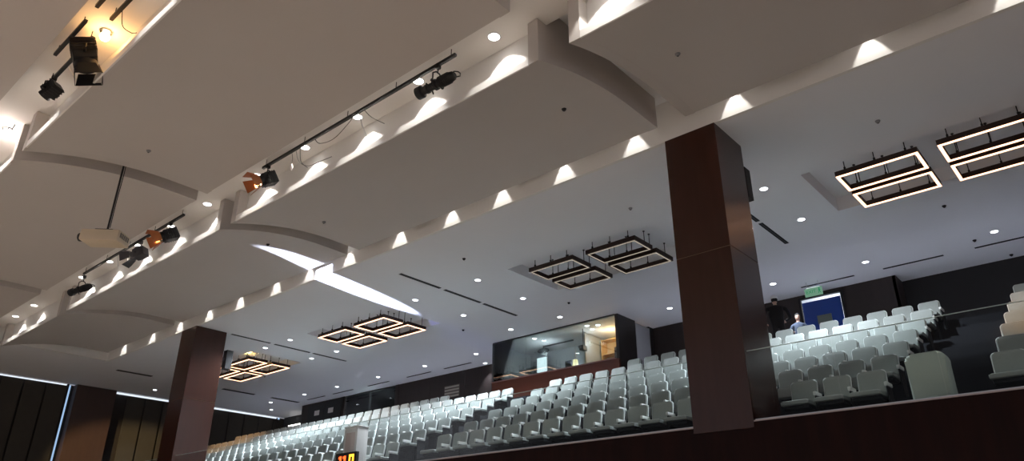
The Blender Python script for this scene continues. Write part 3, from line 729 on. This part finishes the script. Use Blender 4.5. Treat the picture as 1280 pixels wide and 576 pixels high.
# ------------------------------------------------------------------ back wall features
t = thing('double_door', 'black double door with two pale notices at the rear left', 'door', (-33.85, 23.33, 5.36))
for s in (-1, 1):
    lf = MB().box(.02 if s > 0 else -1.5, 1.5 if s > 0 else -.02, -.03, .02, 0, 2.59, .005).build('door_leaf', mat('door_black', (.008, .008, .009), .5), t)
    MB().box(s*.12-.015, s*.12+.015, -.07, -.04, .9, 1.3).build('handle', steelm, lf)
    MB().box(s*.62-.22, s*.62+.22, -.038, -.03, 1.95, 2.21).build('notice', mat('notice_pale', (.72, .70, .66), .7), lf)
t = thing('glass_room_window', 'wide dark greenish window in the rear wall right of the black door', 'window', (-32.15, 23.4, 6.9))
MB().box(0, 4.1, .03, .05, 0, 1.13).build('pane', glassw, t); MB().box(0, 4.1, -.01, .06, 0, .04).box(0, 4.1, -.01, .06, 1.09, 1.14).box(2.0, 2.05, 0, .06, 0, 1.1).build('frame', dgrey, t)
b = MB().box(-32.3, -27.9, 24.6, 24.7, BZ, ZC); struct(b.build('wall_back', mat('greenroom', (.30, .35, .33), .8)))
light('side_room_lamp', 'POINT', (-30, 24.1, 7.7), 45, COOL, size=.1)
t = thing('wall_notice', 'faint pale notice board of small lines on the dark rear wall', 'notice', (-24.1, 23.39, 7.19))
MB().box(-.5, .5, -.012, 0, -.28, .28).build('board', mat('notice_brown', (.09, .07, .06), .7), t)
for r in range(4): MB().box(-.46, .46, -.02, -.012, .16-.14*r, .24-.14*r).build('notice_strip', mat('notice_lines', (.36, .33, .28), .6), t)
t = thing('linear_wall_light', 'thin bright line of light in the far left rear recess', 'light', (-38.0, 24.7, 7.45))
MB().box(-1.3, 1.3, -.03, .03, -.03, .03).build('tube', emis('line_white', (1, .97, .9), 4), t); MB().box(-1.35, 1.35, .03, .06, -.05, .05).build('housing', steelm, t)

# right door, exit sign
t = thing('blue_door', 'open dark blue door with a small square window below the exit sign', 'door', (-7.85, 23.36, 5.36))
blu = mat('door_blue', (.003, .040, .26), .45, emit=None)
MB().box(.06, 1.27, -.03, .03, 0, 2.40, .005).build('door_leaf', blu, t)
MB().box(.47, .92, -.04, -.03, 1.60, 1.89).build('vision_panel', mat('vision_pane', (.12, .14, .12), .3), t)
MB().tube((.15, -.08, .95), (.15, -.08, 1.15), .014).tube((.15, -.03, .95), (.15, -.08, .95), .01).tube((.15, -.03, 1.15), (.15, -.08, 1.15), .01).build('handle', steelm, t)
MB().box(-.03, .03, -.06, .06, 0, 2.54).box(1.3, 1.36, -.06, .06, 0, 2.54).box(-.03, 1.36, -.06, .06, 2.52, 2.57).build('frame', blackm, t)
light('corridor_lamp', 'POINT', (-7.2, 24.4, 7.6), 26, (.86, .93, 1), size=.2)
t = thing('exit_sign', 'small green lit exit sign hanging under the ceiling above the blue door', 'sign', (-7.03, 22.3, 7.58))
MB().box(-.27, .27, -.025, .025, 0, .26, .006).build('housing', emis('sign_green', (.34, .66, .46), .42), t)
for s in (-.18, .18): MB().tube((s, 0, .26), (s, 0, .47), .008).build('hanger', steelm, t)
sg = emis('sign_white', (.02, .30, .12), .7)
def txt(body, size, loc, m_, parent, name='lettering'):
    cu = bpy.data.curves.new(name, 'FONT'); cu.body = body; cu.size = size; cu.align_x = 'CENTER'; cu.align_y = 'CENTER'; cu.extrude = .002
    o0 = bpy.data.objects.new(name, cu); COL.objects.link(o0); dg = bpy.context.evaluated_depsgraph_get(); dg.update()
    me = bpy.data.meshes.new_from_object(o0.evaluated_get(dg)); bpy.data.objects.remove(o0, do_unlink=True)
    o = bpy.data.objects.new(name, me); COL.objects.link(o); me.materials.clear(); me.materials.append(m_)
    o.parent = parent; o.location = loc; o.rotation_euler = (PI/2, 0, 0); return o
txt('EXIT', .15, (-.07, -.030, .13), sg, t)
b = MB().sphere((.185, -.03, .205), .022, (1, .3, 1), 10).box(.17, .205, -.032, -.026, .11, .185, 0, None).tube((.185, -.029, .12), (.15, -.029, .05), .009, 6).tube((.19, -.029, .12), (.225, -.029, .06), .009, 6).tube((.19, -.029, .17), (.23, -.029, .14), .007, 6).tube((.18, -.029, .17), (.15, -.029, .13), .007, 6)
b.build('running_figure', sg, t)
MB().box(-.2, .2, -.02, .02, .26, .275).build('top_cap', emis('sign_cap', (.8, 1, .9), 1.2), t)

# ------------------------------------------------------------------ left wall: blinds, pilaster, daylight gaps
bl = mat('blind_fabric', (.045, .038, .030), .85, noise=.1, nscale=3)
bp = None
y = 5.0; i = 0
while y < 24.6:
    if not (12.55 < y < 14.85):
        w_ = .92
        if bp is None:
            bp = MB().box(-.02, .02, -.44, .44, -9.5, -.12, .008).build('blind_panel', bl); tag(bp, 'x', 'blind'); o = bp
        else: o = bp.copy(); COL.objects.link(o)
        o.location = (XL, y+.45, 8.03); tag(o, None, None, 'tall dark blind panels on the left wall')
        nb = i if y < 12.6 else i; o['label'] = 'tall dark blind on the left wall, %s %s of the brown pilaster' % ((ORD[7-i], 'left') if y < 12.6 else (ORD[i-11], 'right'))
    y += .96; i += 1
MB().box(XL-.1, XL+.35, 12.85, 14.8, -1.6, ZC-.01, .01)
o = MB().box(XL-.14, XL+.35, 12.95, 14.85, -1.6, ZC-.02, .01).build('pilaster', wood('pilaster_wood', (.045, .022, .018), (.052, .026, .020), .6)); tag(o, 'wide brown pilaster between the dark blinds on the left wall', 'pilaster')
o = MB().box(XL-.13, XL-.06, 5, 12.7, 7.985, 8.03).build('window_1', leak); struct(o)
o = MB().box(XL-.13, XL-.06, 14.9, 24.6, 7.955, 8.03).build('window_2', leak); struct(o)
o = MB().box(XL-.13, XL-.03, 12.70, 12.79, -1.6, 8.0).build('window_3', leak_b); struct(o)
o = MB().box(XL-.13, XL-.03, 24.45, 24.6, BZ, 8.0).build('window_4', leak_b); struct(o)
o = MB().box(XL-.13, XL+.1, 12.6, 12.67, -1.6, 8.03).box(XL-.1, XL+.02, 24.4, 24.44, BZ, 8.0).build('trim_%d' % k, blackm); struct(o); k += 1

# ------------------------------------------------------------------ people standing behind the last row
skin = mat('skin', (.55, .33, .24), .55)
def figure(name, label, loc, rz, cloth, hair, cap=None, h=1.72, arm_fwd=True, wide=1.0):
    t = thing(name, label, 'person', loc, rz); s = h/1.75
    # body as one continuous skinned surface (faces -Y)
    V = [(0, 0, .95), (0, 0, 1.12), (0, .01, 1.30), (0, .01, 1.44), (0, -.0, 1.52),
         (.10, 0, .90), (.11, -.01, .50), (.11, .02, .09), (.12, -.12, .04),
         (-.10, 0, .90), (-.12, .02, .50), (-.12, .03, .09), (-.13, -.10, .04),
         (.19*wide, .01, 1.40), (.24*wide, .02, 1.12), (.20*wide, -.20, 1.02), (.19*wide, -.27, 1.03),
         (-.19*wide, .01, 1.40), (-.25*wide, .0, 1.12), (-.20*wide, -.22, 1.10), (-.18*wide, -.30, 1.13)]
    E_ = [(0, 1), (1, 2), (2, 3), (3, 4), (0, 5), (5, 6), (6, 7), (7, 8), (0, 9), (9, 10), (10, 11), (11, 12), (3, 13), (13, 14), (14, 15), (15, 16), (3, 17), (17, 18), (18, 19), (19, 20)]
    Rr = [(.16*wide, .12), (.15*wide, .11), (.17*wide, .115), (.12, .09), (.055, .055), (.095, .095), (.07, .07), (.05, .05), (.045, .035), (.095, .095), (.07, .07), (.05, .05), (.045, .035),
          (.07, .07), (.055, .055), (.042, .042), (.03, .022), (.07, .07), (.055, .055), (.042, .042), (.03, .022)]
    me = bpy.data.meshes.new('body'); me.from_pydata([Vector(v)*s for v in V], E_, []); me.materials.append(cloth)
    o = bpy.data.objects.new('body', me); COL.objects.link(o); o.parent = t
    md = o.modifiers.new('skin', 'SKIN'); md.use_smooth_shade = True
    for i, r in enumerate(Rr): me.skin_vertices[0].data[i].radius = (r[0]*s, r[1]*s)
    me.skin_vertices[0].data[0].use_root = True
    sb = o.modifiers.new('sub', 'SUBSURF'); sb.levels = 1; sb.render_levels = 1
    # head
    b = MB().sphere((0, 0, 0), .1, (.78, .98, 1.18), 20); 
    for v in b.bm.verts:
        if v.co.z < -.03: v.co.x *= 1-(-v.co.z-.03)*2.6; v.co.y += -.01
    b.sphere((0, -.100, -.012), .014, (.8, 1, 1.5), 8).sphere((.076, .0, -.005), .02, (.35, .7, 1.2), 8).sphere((-.076, .0, -.005), .02, (.35, .7, 1.2), 8)
    b.tube((0, .01, -.08), (0, .01, -.17), .048, 12)
    hd = b.build('head', skin, t, smooth=True, loc=Vector((0, -.01, 1.66))*s)
    MB().sphere((.03, -.091, .008), .010, (1.3, .5, .8), 8).sphere((-.03, -.091, .008), .010, (1.3, .5, .8), 8).build('eyes', blackm, hd)
    MB().box(-.022, .022, -.094, -.086, -.052, -.044, .002).build('mouth', mat('lips', (.35, .12, .10), .5), hd)
    b = MB().sphere((0, .012, .022), .112, (.82, 1.0, 1.08), 20)
    bmesh.ops.delete(b.bm, geom=[v for v in b.bm.verts if (v.co.y < -.06 and v.co.z < .035) or v.co.z < -.07], context='VERTS')
    b.build('hair', hair, hd, smooth=True)
    if cap:
        b = MB().sphere((0, .008, .035), .132, (.86, 1.02, 1.02), 24); bmesh.ops.delete(b.bm, geom=[v for v in b.bm.verts if v.co.z < .03], context='VERTS')
        b.tube((0, -.10, .055), (0, -.17, .045), .06, 14, .055) if False else None
        b.build('cap', cap, hd, smooth=True)
    # hands
    for sgn, wr in ((1, V[16]), (-1, V[20])):
        b = MB(); wv = Vector(wr)*s
        b.box(-.038, .038, -.085, .0, -.014, .014, .012)
        for f in range(4):
            x = -.029+.0193*f; L = (.062, .072, .068, .052)[f]
            b.tube((x, -.08, 0), (x, -.08-L*.5, -.008), .0085, 8); b.tube((x, -.08-L*.5, -.008), (x*.95, -.08-L, -.03), .0078, 8, .0065)
        b.tube((-.034*sgn, -.025, 0), (-.062*sgn, -.06, -.008), .0105, 8); b.tube((-.062*sgn, -.06, -.008), (-.058*sgn, -.09, -.02), .0095, 8, .008)
        b.build('hand', skin, t, smooth=True, loc=wv)
    return t
blackcloth = mat('black_cloth', (.010, .009, .010), .9)
figure('person', 'person in black clothes and a white cap standing behind the last seat row', (-7.55, 20.3, 5.36), .5+PI, blackcloth, blackcloth, cap=mat('white_cap', (.9, .9, .92), .8), h=1.74, wide=1.5)
figure('person', 'person with dark hair in a blue-grey top beside the blue door, hands raised', (-7.72, 22.5, 5.36), .3, mat('bluegrey_cloth', (.045, .06, .095), .9), blackcloth, h=1.80)

# ------------------------------------------------------------------ the bluish streak of light thrown on the ceiling from the stage
light('stage_streak_lamp', 'SPOT', (-15.3, -9.0, 2.0), 300000, (.66, .74, 1.0), (-18.25, 12.3, 8.06), .02, 2.4, .25, scale=(1, 2.2, 1))
light('stage_streak_lamp', 'SPOT', (-15.3, -9.0, 2.0), 9000, (.30, .36, 1.0), (-19.6, 19.6, 8.06), .05, 4.2, 1.0, scale=(1, 1.3, 1))  # second, wider beam added to lift the blue of the rear ceiling
